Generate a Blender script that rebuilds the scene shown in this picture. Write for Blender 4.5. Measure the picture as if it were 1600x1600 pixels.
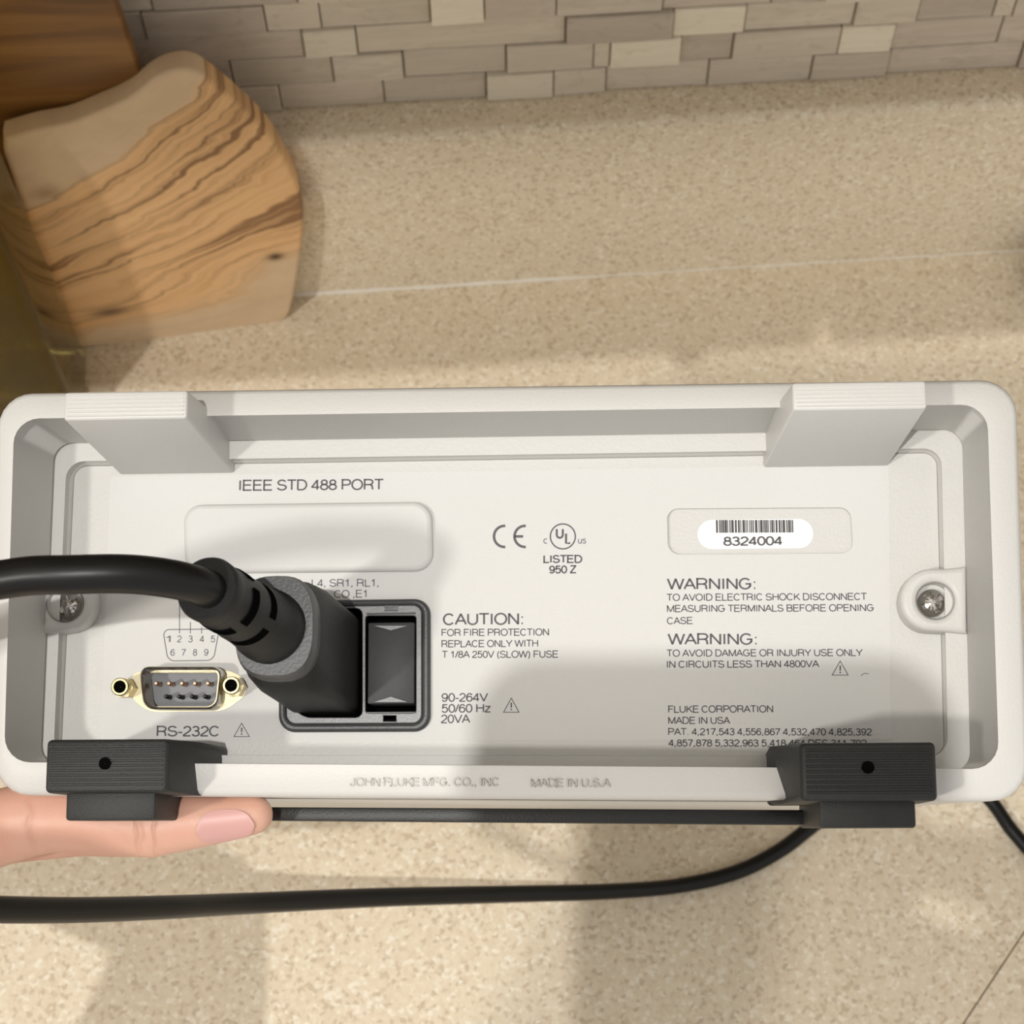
import bpy, bmesh, math, random
import numpy as np
from mathutils import Vector, Matrix, noise
random.seed(7)
S = bpy.context.scene
COL = S.collection
for o in list(bpy.data.objects): bpy.data.objects.remove(o)

# ------------------------------------------------------------------ camera
F = 2900.0                                   # focal length in pixels of the 1600 px frame
CR = Vector((0.99767359, -0.06751546, -0.00943792))    # camera right
CU = Vector((0.06401985, 0.88031009, 0.47005914))      # camera up
CB = Vector((-0.02342796, -0.46956981, 0.88258446))    # camera back
CP = Vector((0.0, -0.47444, 0.67520))                  # lens
cam_d = bpy.data.cameras.new('camera'); cam = bpy.data.objects.new('camera', cam_d); COL.objects.link(cam)
M4 = Matrix.Identity(4)
for i in range(3): M4[i][0], M4[i][1], M4[i][2], M4[i][3] = CR[i], CU[i], CB[i], CP[i]
cam.matrix_world = M4
cam_d.sensor_width = 36; cam_d.lens = F/1600*36; cam_d.clip_start = .01; cam_d.clip_end = 20
cam_d.dof.use_dof = True; cam_d.dof.focus_distance = .405; cam_d.dof.aperture_fstop = 42
S.camera = cam

# ------------------------------------------------------------------ light and exposure
S.view_settings.view_transform = 'Standard'; S.view_settings.look = 'None'
S.view_settings.exposure = 0; S.view_settings.gamma = 1; S.view_settings.use_curve_mapping = False
W = bpy.data.worlds.new('room_light'); S.world = W; W.use_nodes = True
bg = W.node_tree.nodes['Background']; bg.inputs[0].default_value = (1.0, .98, .94, 1); bg.inputs[1].default_value = .72
def lamp(name, loc, power, radius, color):
    d = bpy.data.lights.new(name, 'POINT'); d.energy = power; d.shadow_soft_size = radius; d.color = color
    o = bpy.data.objects.new(name, d); o.location = loc; COL.objects.link(o); return o
lamp('ceiling_lamp_above_counter', (-.174, -.790, 1.55), 34.5, .008, (1, .975, .93))
lamp('ceiling_lamp_front_left', (-.82, -1.0, 1.54), 39.0, .045, (1, .95, .875))

# ------------------------------------------------------------------ helpers
def ray(px, py): return CR*((px-800)/F) - CU*((py-800)/F) - CB
def on_z(px, py, z=0.0):
    r = ray(px, py); return CP + r*((z-CP.z)/r.z)
def on_y(px, py, y):
    r = ray(px, py); return CP + r*((y-CP.y)/r.y)
def at(px, py, z): return CP + ray(px, py)*z          # z = distance along the camera axis
# meter frame: x right, y up, z out of the rear panel (towards the viewer)
MR = Vector((0.99566777, -0.0813905, 0.0449587)); MU = Vector((0.06309579, 0.94656789, 0.31627228)); MD = Vector((0.06829801, 0.31206542, -0.94760253))
MO = Vector((0.00806071, -0.30610854, 0.32309015))
MM = Matrix.Identity(4)
for i in range(3): MM[i][0], MM[i][1], MM[i][2], MM[i][3] = MR[i], MU[i], -MD[i], MO[i]
MI = MM.inverted()
def P(px, py, w=0.0):                                   # point of the meter at depth w behind the rim plane, in meter coordinates
    r = ray(px, py); t = ((MO-CP).dot(MD)+w)/r.dot(MD)
    return MI @ (CP + r*t)
def P2(px, py, w=0.0): p = P(px, py, w); return (p.x, p.y)

def tag(o, label, cat, group=None, kind=None):
    if label: o['label'] = label
    if cat: o['category'] = cat
    if group: o['group'] = group
    if kind: o['kind'] = kind
    return o
def empty(name, mat=None, loc=None):
    o = bpy.data.objects.new(name, None); o.empty_display_size = .02; COL.objects.link(o)
    if mat is not None: o.matrix_world = mat
    if loc is not None: o.location = loc
    return o
def finish(name, me, mat, parent=None, smooth=35, label=None):
    o = bpy.data.objects.new(name, me); COL.objects.link(o)
    if mat: me.materials.clear(); me.materials.append(mat)
    if smooth:
        me.shade_smooth(); me.set_sharp_from_angle(angle=math.radians(smooth))
    if parent: o.parent = parent
    if label: o['label'] = label
    return o
def from_bm(name, bm, mat, parent=None, smooth=35, label=None):
    bmesh.ops.recalc_face_normals(bm, faces=bm.faces[:])
    me = bpy.data.meshes.new(name); bm.to_mesh(me); bm.free()
    return finish(name, me, mat, parent, smooth, label)
def loft(bm, loops, cap0=False, cap1=False, closed=True):
    V = [[bm.verts.new(p) for p in L] for L in loops]
    n = len(V[0])
    for a, b in zip(V, V[1:]):
        for i in range(n if closed else n-1):
            j = (i+1) % n
            bm.faces.new((a[i], a[j], b[j], b[i]))
    if cap0: bm.faces.new(V[0])
    if cap1: bm.faces.new(V[-1][::-1])
    return V
def box(bm, x0, x1, y0, y1, z0, z1, bev=0, seg=2):
    vs = [bm.verts.new((x, y, z)) for z in (z0, z1) for y in (y0, y1) for x in (x0, x1)]
    fs = [bm.faces.new([vs[i] for i in f]) for f in ((0,2,3,1),(4,5,7,6),(0,1,5,4),(1,3,7,5),(3,2,6,7),(2,0,4,6))]
    if bev:
        es = list({e for f in fs for e in f.edges})
        bmesh.ops.bevel(bm, geom=es, offset=bev, segments=seg, affect='EDGES', profile=.5)
def hexa(bm, a, b, bev=0, seg=2):                       # a, b: two quads in the same order
    va = [bm.verts.new(p) for p in a]; vb = [bm.verts.new(p) for p in b]
    fs = [bm.faces.new(va), bm.faces.new(vb[::-1])]
    for i in range(4): fs.append(bm.faces.new((va[i], vb[i], vb[(i+1) % 4], va[(i+1) % 4])))
    if bev:
        es = list({e for f in fs for e in f.edges})
        bmesh.ops.bevel(bm, geom=es, offset=bev, segments=seg, affect='EDGES', profile=.5)
def round_poly(pts, r, n=6):                            # rounds each corner of a 2-D or 3-D polygon
    out = []; m = len(pts); pts = [Vector(p) for p in pts]
    for i in range(m):
        p = pts[i]; a = (pts[i-1]-p); b = (pts[(i+1) % m]-p)
        rr = r[i] if isinstance(r, (list, tuple)) else r
        rr = min(rr, a.length*.49, b.length*.49)
        A = p + a.normalized()*rr; B = p + b.normalized()*rr
        for k in range(n+1):
            t = k/n; w = .707+ .293*abs(2*t-1)*0
            w0, w1, w2 = (1-t)**2, 2*t*(1-t)*w, t*t
            out.append((A*w0 + p*w1 + B*w2)/(w0+w1+w2))
    return out
def curve_mesh(cu):
    o = bpy.data.objects.new('temporary', cu); COL.objects.link(o)
    dg = bpy.context.evaluated_depsgraph_get()
    me = bpy.data.meshes.new_from_object(o.evaluated_get(dg), depsgraph=dg)
    bpy.data.objects.remove(o); bpy.data.curves.remove(cu)
    return me
def plate(name, outer, z_top, thick, mat, parent, bev=0, holes=(), smooth=40, label=None):   # filled 2-D outline with holes
    cu = bpy.data.curves.new(name, 'CURVE'); cu.dimensions = '2D'; cu.fill_mode = 'BOTH'
    for L in [outer]+list(holes):
        sp = cu.splines.new('POLY'); sp.points.add(len(L)-1); sp.use_cyclic_u = True
        for q, p in zip(sp.points, L): q.co = (p[0], p[1], 0, 1)
    cu.extrude = max(thick/2-bev, 1e-6); cu.bevel_depth = bev; cu.bevel_resolution = 2; cu.offset = -bev
    me = curve_mesh(cu); me.name = name
    me.transform(Matrix.Translation((0, 0, z_top-thick/2)))
    return finish(name, me, mat, parent, smooth, label)
def catmull(pts, n=8):
    pts = [np.array(p, float) for p in pts]
    q = [2*pts[0]-pts[1]]+pts+[2*pts[-1]-pts[-2]]; out = []
    for i in range(1, len(q)-2):
        for k in range(n):
            t = k/n; a, b, c, d = q[i-1:i+3]
            out.append(.5*(2*b+(c-a)*t+(2*a-5*b+4*c-d)*t*t+(3*b-a-3*c+d)*t**3))
    out.append(pts[-1]); return out
def tube(bm, pts, rad, seg=16, cap=True):
    pts = [Vector(p[:3]) for p in pts]; n = len(pts)
    rad = rad if isinstance(rad, (list, tuple)) else [rad]*n
    T = [(pts[min(i+1, n-1)]-pts[max(i-1, 0)]).normalized() for i in range(n)]
    N = T[0].orthogonal().normalized(); loops = []
    for i in range(n):
        N = (N - T[i]*N.dot(T[i])).normalized(); B = T[i].cross(N)
        loops.append([pts[i]+(N*math.cos(a)+B*math.sin(a))*rad[i] for a in [2*math.pi*k/seg for k in range(seg)]])
    loft(bm, loops, cap, cap)
def disc_loop(c, r, n=32, ax=None, z=0):
    return [(c[0]+r*math.cos(2*math.pi*k/n), c[1]+r*math.sin(2*math.pi*k/n)) for k in range(n)]
def lathe(bm, prof, c=(0, 0), n=32, cap0=False, cap1=False):     # prof: (r, z)
    loft(bm, [[Vector((c[0]+r*math.cos(2*math.pi*k/n), c[1]+r*math.sin(2*math.pi*k/n), z)) for k in range(n)] for r, z in prof], cap0, cap1)
def blob(name, chains, voxel, mat, parent=None, smooth_it=6):    # tapered limbs grown into one continuous skin
    bm = bmesh.new()
    for ch in chains:
        for i, (p, r) in enumerate(ch):
            m = Matrix.Translation(p)
            bmesh.ops.create_icosphere(bm, subdivisions=3, radius=r, matrix=m)
            if i:
                q, s = ch[i-1]; q, p2 = Vector(q), Vector(p)
                tube(bm, [q, p2], [s, r], 20, True)
    bmesh.ops.recalc_face_normals(bm, faces=bm.faces[:])
    me = bpy.data.meshes.new(name); bm.to_mesh(me); bm.free()
    o = bpy.data.objects.new('temporary', me); COL.objects.link(o)
    md = o.modifiers.new('r', 'REMESH'); md.mode = 'VOXEL'; md.voxel_size = voxel
    ms = o.modifiers.new('s', 'SMOOTH'); ms.iterations = smooth_it; ms.factor = .5
    dg = bpy.context.evaluated_depsgraph_get()
    out = bpy.data.meshes.new_from_object(o.evaluated_get(dg), depsgraph=dg)
    bpy.data.objects.remove(o); bpy.data.meshes.remove(me)
    out.name = name
    return finish(name, out, mat, parent, 180)

# ------------------------------------------------------------------ materials
class NT:
    def __init__(s, name):
        s.m = bpy.data.materials.new(name); s.m.use_nodes = True; s.t = s.m.node_tree; s.b = s.t.nodes['Principled BSDF']
        s.tc = s.n('ShaderNodeTexCoord')
    def n(s, k, **kw):
        x = s.t.nodes.new(k)
        for a, b in kw.items(): setattr(x, a, b)
        return x
    def l(s, a, b): s.t.links.new(a, b)
    def put(s, sock, v):
        if hasattr(v, 'is_linked') or hasattr(v, 'links'): s.l(v, sock)
        else: sock.default_value = v
    def noise(s, scale, detail=3, rough=.5, vec=None, dist=0):
        x = s.n('ShaderNodeTexNoise'); s.l(vec or s.tc.outputs['Object'], x.inputs['Vector'])
        x.inputs['Scale'].default_value = scale; x.inputs['Detail'].default_value = detail; x.inputs['Roughness'].default_value = rough
        x.inputs['Distortion'].default_value = dist
        return x.outputs['Fac']
    def mapping(s, scale=(1,1,1), rot=(0,0,0), loc=(0,0,0), vec=None):
        x = s.n('ShaderNodeMapping'); s.l(vec or s.tc.outputs['Object'], x.inputs['Vector'])
        x.inputs['Scale'].default_value = scale; x.inputs['Rotation'].default_value = rot; x.inputs['Location'].default_value = loc
        return x.outputs['Vector']
    def ramp(s, fac, stops, interp='LINEAR'):
        x = s.n('ShaderNodeValToRGB'); s.l(fac, x.inputs['Fac']); cr = x.color_ramp; cr.interpolation = interp
        while len(cr.elements) < len(stops): cr.elements.new(.5)
        for e, (p, c) in zip(cr.elements, stops): e.position = p; e.color = (*c, 1) if len(c) == 3 else c
        return x.outputs['Color']
    def mix(s, f, a, b, mode='MIX'):
        x = s.n('ShaderNodeMix', data_type='RGBA', blend_type=mode)
        s.put(x.inputs['Factor'], f)
        for k, v in ((6, a), (7, b)): s.put(x.inputs[k], v if not isinstance(v, tuple) else (*v, 1) if len(v) == 3 else v)
        return x.outputs[2]
    def math(s, op, a, b=0.0, c=None):
        x = s.n('ShaderNodeMath', operation=op); s.put(x.inputs[0], a); s.put(x.inputs[1], b)
        if c is not None: s.put(x.inputs[2], c)
        return x.outputs[0]
    def bump(s, h, strength=.3, dist=.0005):
        x = s.n('ShaderNodeBump'); s.l(h, x.inputs['Height']); x.inputs['Strength'].default_value = strength; x.inputs['Distance'].default_value = dist
        s.l(x.outputs['Normal'], s.b.inputs['Normal'])
    def set(s, **kw):
        for k, v in kw.items():
            i = s.b.inputs[k.replace('_', ' ')]
            if isinstance(v, tuple) and len(v) == 3: v = (*v, 1)
            s.put(i, v)
        return s.m
def simple(name, col, rough=.5, metal=0, bump=0, bscale=900, spec=.5, var=.06):
    t = NT(name); f = t.noise(bscale*.15, 4)
    c = t.mix(f, tuple(x*(1-var) for x in col), tuple(min(1, x*(1+var)) for x in col))
    t.set(Base_Color=c, Roughness=rough, Metallic=metal); t.b.inputs['Specular IOR Level'].default_value = spec
    if bump: t.bump(t.noise(bscale, 3), bump, .0003)
    return t.m
PLASTIC = simple('off_white_plastic', (.615, .607, .585), .42, 0, .22, 1500, .4, .015)
PANEL = simple('white_label_sheet', (.65, .646, .632), .5, 0, .12, 2200, .35, .012)
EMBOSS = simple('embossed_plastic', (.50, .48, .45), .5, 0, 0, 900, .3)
BLACK = simple('black_plastic', (.014, .014, .0135), .42, 0, .25, 2500, .45, .2)
RUBBER = simple('black_rubber', (.018, .0185, .018), .5, 0, .3, 3000, .35, .2)
PLUGM = simple('plug_rubber', (.010, .0102, .010), .5, 0, .25, 3000, .3, .2)
CORDM = simple('black_vinyl', (.006, .006, .006), .36, 0, .05, 600, .28, .2)
DARKP = simple('dark_grey_plastic', (.055, .055, .058), .4, 0, .2, 1500, .5, .25)
VOID = simple('socket_black', (.003, .003, .003), .9, spec=0)
INK = simple('grey_print', (.115, .11, .12), .6, 0, 0, 900, .3)
INKL = simple('light_grey_print', (.20, .19, .215), .6, 0, 0, 900, .3)
STICK = simple('white_sticker', (.86, .86, .85), .4, 0, 0, 900, .4, .01)
BARS = simple('barcode_print', (.05, .048, .055), .55)
STEEL = simple('screw_steel', (.62, .60, .57), .22, 1, .1, 2500)
GOLD = simple('yellow_zinc', (.56, .47, .26), .30, 1, .1, 1800)
NICKEL = simple('nickel_shell', (.58, .55, .48), .28, 1, .08, 1800)
COPPER = simple('pin_copper', (.55, .33, .22), .35, 1)
TARN = simple('tarnished_plate', (.36, .32, .22), .4, 1)
PIND = simple('shaded_pin', (.05, .045, .045), .5, 1)  # lower pin row, its shadow inside the shell put into a dark colour
INSUL = simple('grey_insulator', (.20, .205, .22), .5)

def laminate():
    t = NT('speckled_laminate')
    v = t.n('ShaderNodeTexVoronoi'); v.inputs['Scale'].default_value = 700; v.inputs['Randomness'].default_value = 1
    wv = t.n('ShaderNodeVectorMath', operation='ADD'); nz = t.n('ShaderNodeTexNoise'); nz.inputs['Scale'].default_value = 700
    t.l(t.tc.outputs['Object'], nz.inputs['Vector'])
    sc = t.n('ShaderNodeVectorMath', operation='SCALE'); sc.inputs['Scale'].default_value = .0022; t.l(nz.outputs['Color'], sc.inputs[0])
    t.l(t.tc.outputs['Object'], wv.inputs[0]); t.l(sc.outputs[0], wv.inputs[1]); t.l(wv.outputs[0], v.inputs['Vector'])
    sep = t.n('ShaderNodeSeparateColor'); t.l(v.outputs['Color'], sep.inputs[0])
    base = t.ramp(sep.outputs[0], [(0, (.52, .41, .285)), (.10, (.57, .455, .325)), (.16, (.72, .61, .45)), (.55, (.80, .695, .53)), (.86, (.83, .735, .575)), (.93, (.94, .88, .75))], 'LINEAR')
    fine = t.noise(1500, 2, .6)
    c = t.mix(t.math('MULTIPLY', fine, .45), base, (.90, .80, .63), 'MIX')
    n2 = t.noise(640, 2, .7)
    d = t.ramp(n2, [(.60, (0, 0, 0)), (.70, (1, 1, 1))])
    c = t.mix(t.math('MULTIPLY', d, .38), c, (.50, .39, .275))
    big = t.noise(9, 2)
    c = t.mix(t.math('MULTIPLY', big, .25), c, (.74, .64, .49))
    t.set(Base_Color=c, Roughness=.42); t.b.inputs['Specular IOR Level'].default_value = .35
    t.bump(fine, .08, .0002)
    return t.m
LAM = laminate()
CAULK = simple('white_caulk', (.90, .86, .78), .5)
GROUT = simple('brown_joint', (.16, .12, .085), .9)
SEAM = simple('seam_filler', (.13, .085, .05), .8)

def stone(name, a, b, vein, sc=1.0):
    t = NT(name)
    oi = t.n('ShaderNodeObjectInfo')
    ad = t.n('ShaderNodeVectorMath', operation='ADD'); t.l(t.tc.outputs['Object'], ad.inputs[0])
    cm = t.n('ShaderNodeCombineXYZ'); t.l(t.math('MULTIPLY', oi.outputs['Random'], 37.0), cm.inputs[0]); t.l(t.math('MULTIPLY', oi.outputs['Random'], 11.0), cm.inputs[2]); t.l(cm.outputs[0], ad.inputs[1])
    mp = t.mapping((22*sc, 22, 190*sc), vec=ad.outputs[0])
    n = t.noise(1, 4, .6, mp, 1.2)
    c = t.ramp(n, [(.25, a), (.5, tuple((x+y)/2 for x, y in zip(a, b))), (.72, b)])
    mp2 = t.mapping((60, 60, 130), vec=ad.outputs[0])
    v = t.ramp(t.noise(1, 3, .6, mp2, 2.0), [(.56, (0, 0, 0)), (.70, (1, 1, 1))])
    c = t.mix(t.math('MULTIPLY', v, .5), c, vein)
    br = t.math('MULTIPLY_ADD', oi.outputs['Random'], .22, .90)
    x = t.n('ShaderNodeMix', data_type='RGBA', blend_type='MULTIPLY'); x.inputs['Factor'].default_value = 1
    cc = t.n('ShaderNodeCombineColor'); [t.l(br, cc.inputs[i]) for i in range(3)]
    t.l(c, x.inputs[6]); t.l(cc.outputs[0], x.inputs[7])
    t.set(Base_Color=x.outputs[2], Roughness=.62); t.bump(t.noise(500, 3, .6), .3, .0004)
    return t.m
ST = {'d': stone('taupe_limestone', (.54, .465, .385), (.66, .58, .49), (.45, .38, .31)),
      'm': stone('beige_limestone', (.62, .55, .455), (.73, .655, .55), (.53, .46, .37)),
      'l': stone('cream_limestone', (.80, .735, .60), (.88, .81, .68), (.68, .61, .48)),
      'v': stone('veined_limestone', (.55, .475, .38), (.80, .74, .63), (.48, .40, .31), 1.6)}

def olive_wood():
    t = NT('olive_wood')                      # object space: x right, z up along the board
    sp = t.n('ShaderNodeSeparateXYZ'); t.l(t.tc.outputs['Object'], sp.inputs[0]); X, Z = sp.outputs[0], sp.outputs[2]
    def knot(kx, kz, sx, sz):
        dx = t.math('DIVIDE', t.math('SUBTRACT', X, kx), sx); dz = t.math('DIVIDE', t.math('SUBTRACT', Z, kz), sz)
        r2 = t.math('ADD', t.math('MULTIPLY', dx, dx), t.math('MULTIPLY', dz, dz))
        return t.math('POWER', 2.718, t.math('MULTIPLY', r2, -1.0)), dz
    # grain height: rises to the right and bends round the two knots
    XL = t.math('ADD', X, .058)
    g = t.math('SUBTRACT', Z, t.math('MULTIPLY', XL, t.math('MULTIPLY_ADD', Z, 4.3, .08)))
    k1, d1 = knot(.034, .044, .036, .016); k2, d2 = knot(-.036, .024, .016, .009)
    g = t.math('ADD', g, t.math('MULTIPLY', k1, -.012)); g = t.math('ADD', g, t.math('MULTIPLY', t.math('MULTIPLY', k2, d2), .006))
    wob = t.noise(1, 3, .55, t.mapping((26, 1, 60)), .4); g = t.math('ADD', g, t.math('MULTIPLY', wob, .012))
    cm = t.n('ShaderNodeCombineXYZ'); t.l(t.math('MULTIPLY', X, 5.0), cm.inputs[0]); t.l(t.math('MULTIPLY', g, 190.0), cm.inputs[2])
    n1 = t.noise(1, 3, .6, cm.outputs[0])
    lines = t.ramp(n1, [(.39, (1, 1, 1)), (.455, (.3, .3, .3)), (.53, (0, 0, 0))])
    cm2 = t.n('ShaderNodeCombineXYZ'); t.l(t.math('MULTIPLY', X, 9.0), cm2.inputs[0]); t.l(t.math('MULTIPLY', g, 520.0), cm2.inputs[2])
    fine = t.noise(1, 2, .5, cm2.outputs[0])
    heart = t.mix(fine, (.72, .41, .18), (.90, .60, .32))
    heart = t.mix(t.math('MULTIPLY', lines, .85), heart, (.22, .105, .045))
    sap = t.mix(t.noise(1, 3, .6, t.mapping((60, 1, 90))), (.62, .45, .29), (.80, .63, .43))
    up = t.ramp(t.math('ADD', g, 0), [(.098, (0, 0, 0)), (.0995, (1, 1, 1))])
    lo = t.ramp(t.math('ADD', g, 0), [(.0145, (1, 1, 1)), (.0160, (0, 0, 0))])
    msk = t.mix(1.0, up, lo, 'ADD')
    c = t.mix(t.math('MULTIPLY', msk, .93), heart, sap)
    kk1, _ = knot(.037, .0455, .0035, .0025); kk2, _ = knot(-.036, .0235, .008, .0032)
    c = t.mix(t.math('MULTIPLY', kk1, .95), c, (.04, .018, .01)); c = t.mix(t.math('MULTIPLY', kk2, .8), c, (.11, .065, .045))
    ks, _ = knot(-.044, .105, .006, .004); c = t.mix(t.math('MULTIPLY', ks, .55), c, (.30, .14, .06))
    t.set(Base_Color=c, Roughness=.5); t.b.inputs['Specular IOR Level'].default_value = .3
    t.bump(fine, .06, .0003); return t.m
OLIVE = olive_wood()
def brown_wood():
    t = NT('dark_acacia_wood')
    n = t.noise(1, 4, .6, t.mapping((7, 1, 75)), .6)
    c = t.ramp(n, [(.25, (.10, .042, .010)), (.5, (.22, .10, .024)), (.75, (.34, .17, .045))])
    t.set(Base_Color=c, Roughness=.45); return t.m
BROWN = brown_wood()
def skin_mat():
    t = NT('skin')
    n = t.noise(60, 4, .6); c = t.mix(n, (.58, .31, .225), (.70, .43, .33))
    c = t.mix(t.math('MULTIPLY', t.ramp(t.noise(35, 2), [(.5, (0,0,0)), (.7, (1,1,1))]), .35), c, (.62, .27, .21))
    t.set(Base_Color=c, Roughness=.48); t.b.inputs['Subsurface Weight'].default_value = .25
    t.b.inputs['Subsurface Radius'].default_value = (.006, .002, .001); t.b.inputs['Subsurface Scale'].default_value = .5
    h = t.math('MULTIPLY', t.noise(900, 3), .25)
    for px, amp, sg in ((212, 1.0, .0005), (222, .6, .0004), (243, .9, .0005), (45, .7, .0007)):       # creases over the finger joints
        a, b = MM @ P(px, 1289, .0085), MM @ P(px+60, 1286, .0085); ax = (b-a).normalized()
        d = t.n('ShaderNodeVectorMath', operation='DOT_PRODUCT'); t.l(t.tc.outputs['Object'], d.inputs[0]); d.inputs[1].default_value = ax
        x = t.math('DIVIDE', t.math('ADD', t.math('SUBTRACT', d.outputs['Value'], a.dot(ax)), t.math('MULTIPLY', t.math('SUBTRACT', t.noise(180, 1), .5), .004)), sg)
        ds = t.n('ShaderNodeVectorMath', operation='DISTANCE'); t.l(t.tc.outputs['Object'], ds.inputs[0]); ds.inputs[1].default_value = a
        g = t.math('MULTIPLY', t.math('POWER', 2.718, t.math('MULTIPLY', t.math('MULTIPLY', x, x), -1.0)), t.math('POWER', 2.718, t.math('MULTIPLY', t.math('POWER', t.math('DIVIDE', ds.outputs['Value'], .0065), 2.0), -1.0)))
        h = t.math('SUBTRACT', h, t.math('MULTIPLY', g, amp)); c = t.mix(t.math('MULTIPLY', g, .35*amp), c, (.42, .17, .12))
    t.l(c, t.b.inputs['Base Color'])
    t.bump(h, .45, .0006); return t.m
SKIN = skin_mat()
NAIL = simple('fingernail', (.60, .335, .31), .42, 0, 0, 900, .5, .03)
def glass(name, tint, refr=0.0, cloud=0.0):
    t = NT(name); tr = t.n('ShaderNodeBsdfTransparent'); tr.inputs[0].default_value = (*tint, 1)
    lf = t.n('ShaderNodeLayerWeight'); lf.inputs['Blend'].default_value = .45
    tint_c = t.mix(t.math('POWER', lf.outputs['Facing'], 2.2), tint, tuple(x*.42 for x in tint)); t.l(tint_c, tr.inputs[0])
    gl = t.n('ShaderNodeBsdfGlossy'); gl.inputs['Roughness'].default_value = .04; gl.inputs[0].default_value = (1, 1, 1, 1)
    lw = t.n('ShaderNodeFresnel'); lw.inputs['IOR'].default_value = 1.22
    mx = t.n('ShaderNodeMixShader'); 
    rf = t.n('ShaderNodeBsdfRefraction'); rf.inputs['IOR'].default_value = 1.35; rf.inputs['Roughness'].default_value = .03; t.l(tint_c, rf.inputs[0])
    m0 = t.n('ShaderNodeMixShader'); m0.inputs[0].default_value = refr; t.l(tr.outputs[0], m0.inputs[1]); t.l(rf.outputs[0], m0.inputs[2])
    
    df = t.n('ShaderNodeBsdfDiffuse'); df.inputs[0].default_value = (.42, .35, .07, 1); m1 = t.n('ShaderNodeMixShader'); m1.inputs[0].default_value = cloud
    t.l(m0.outputs[0], m1.inputs[1]); t.l(df.outputs[0], m1.inputs[2])
    t.l(lw.outputs[0], mx.inputs[0]); t.l(m1.outputs[0], mx.inputs[1]); t.l(gl.outputs[0], mx.inputs[2])
    t.l(mx.outputs[0], t.t.nodes['Material Output'].inputs['Surface']); return t.m
BOTTLE = glass('green_tinted_glass', (.80, .72, .36), .15)
OIL = glass('olive_oil', (.70, .58, .16), .3, .32)
CABINET = simple('painted_cabinet', (.62, .58, .52), .5)

# ------------------------------------------------------------------ setting: wall of stacked stone tiles
TY = .0175
wall = tag(empty('wall_back'), 'wall behind the counter clad in stacked taupe limestone tiles', None, kind='structure')
bm = bmesh.new(); box(bm, -1.0, 1.1, TY+.0105, .12, -.02, 1.3); from_bm('wall_base', bm, GROUT, wall, 0)
rows_px = {0: (139, [-60, 215, 438, 600, 760, 864, 946, 1106, 1267, 1387, 1594, 1730]),
           1: (96, [-150, 60, 230, 362, 520, 630, 791, 927, 953, 1063, 1145, 1311, 1395, 1563, 1700]),
           2: (54, [-200, -20, 190, 474, 557, 884, 1051, 1164, 1336, 1435, 1556, 1587, 1750]),
           3: (12, [-100, 120, 225, 414, 500, 672, 756, 869, 1036, 1207, 1290, 1460, 1640, 1800])}
tones = {0: 'mmdmlmmmddd', 1: 'mddmvmmmldmldd', 2: 'dddlmdlmmdmd', 3: 'dddmmldmdmmdm'}
ZR = [.1018]+[on_y(700, y, TY).z for y in (117, 75, 33, -10)]; ZR += [ZR[-1]+.0143*k for k in range(1, 5)]
pro = {(0,4): .0022, (1,8): .002, (2,3): .0015, (3,5): .0025, (2,5): .0028, (2,6): .001, (1,4): .0015, (3,10): .003, (1,11): .0015}
def tile(x0, x1, z0, z1, mat, p):
    bm = bmesh.new(); j = .00022
    box(bm, x0+j, x1-j, TY-p, TY+.0125, z0+j, z1-j, .0004, 1)
    for v in bm.verts:
        if v.co.y < TY+.004: v.co.y += noise.noise((v.co.x*90, 3, v.co.z*90))*.0004
    from_bm('tile', bm, mat, wall, 30)
for k in range(8):
    if k in rows_px:
        ymid, xs = rows_px[k]
        X = [on_y(x, ymid-(x-700)*.058, TY).x for x in xs]
        X = [X[0]-.07, ] + X + [X[-1]+.05, X[-1]+.12]
        tn = 'd'+tones[k]+'mdmd'
    else:
        X = [-.34]; tn = ''
        while X[-1] < .42: X.append(X[-1]+random.uniform(.022, .062)); tn += random.choice('ddmmmlv')
    for i in range(len(X)-1):
        p = pro.get((k, i-1), None)
        if p is None: p = random.choice([0, .0003, .0006, .0010, .0014])
        tile(X[i], X[i+1], ZR[k], ZR[k+1], ST[tn[i] if i < len(tn) else 'm'], p)

# ------------------------------------------------------------------ countertop with mitred joint and upstand
top = tag(empty('countertop', loc=(0, 0, 0)), 'beige speckled laminate countertop with upstand along the tiled wall', 'countertop')
A, B = on_z(1600, 1457), on_z(1503, 1603); dr = (A-B).normalized(); nrm = Vector((dr.y, -dr.x, 0))
Lp = [A-dr*(A.y+.0)/dr.y*1.0, B-dr*((B.y+.80)/dr.y)]
c0 = A + dr*((-.0 - A.y)/dr.y); c1 = A + dr*((-.80 - A.y)/dr.y)
g = .00035
def slab(poly, name):
    bm = bmesh.new(); n = len(poly)
    loft(bm, [[Vector((x, y, -.038)) for x, y in poly], [Vector((x, y, -.0002)) for x, y in poly]], True, True)
    return from_bm(name, bm, LAM, top, 0)
slab([(-1.0, 0), (c0.x-g, 0), (c1.x-g, -.65 if False else -.80), (-1.0, -.80)], 'counter_slab')
slab([(c0.x+g, 0), (1.1, 0), (1.1, -.80), (c1.x+g, -.80)], 'counter_slab')
bm = bmesh.new(); hexa(bm, [(c0.x-g*2, 0, -.03), (c0.x+g*2, 0, -.03), (c1.x+g*2, -.80, -.03), (c1.x-g*2, -.80, -.03)], [(c0.x-g*2, 0, -.0011), (c0.x+g*2, 0, -.0011), (c1.x+g*2, -.80, -.0011), (c1.x-g*2, -.80, -.0011)])
from_bm('seam_filler', bm, SEAM, top, 0)
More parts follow.
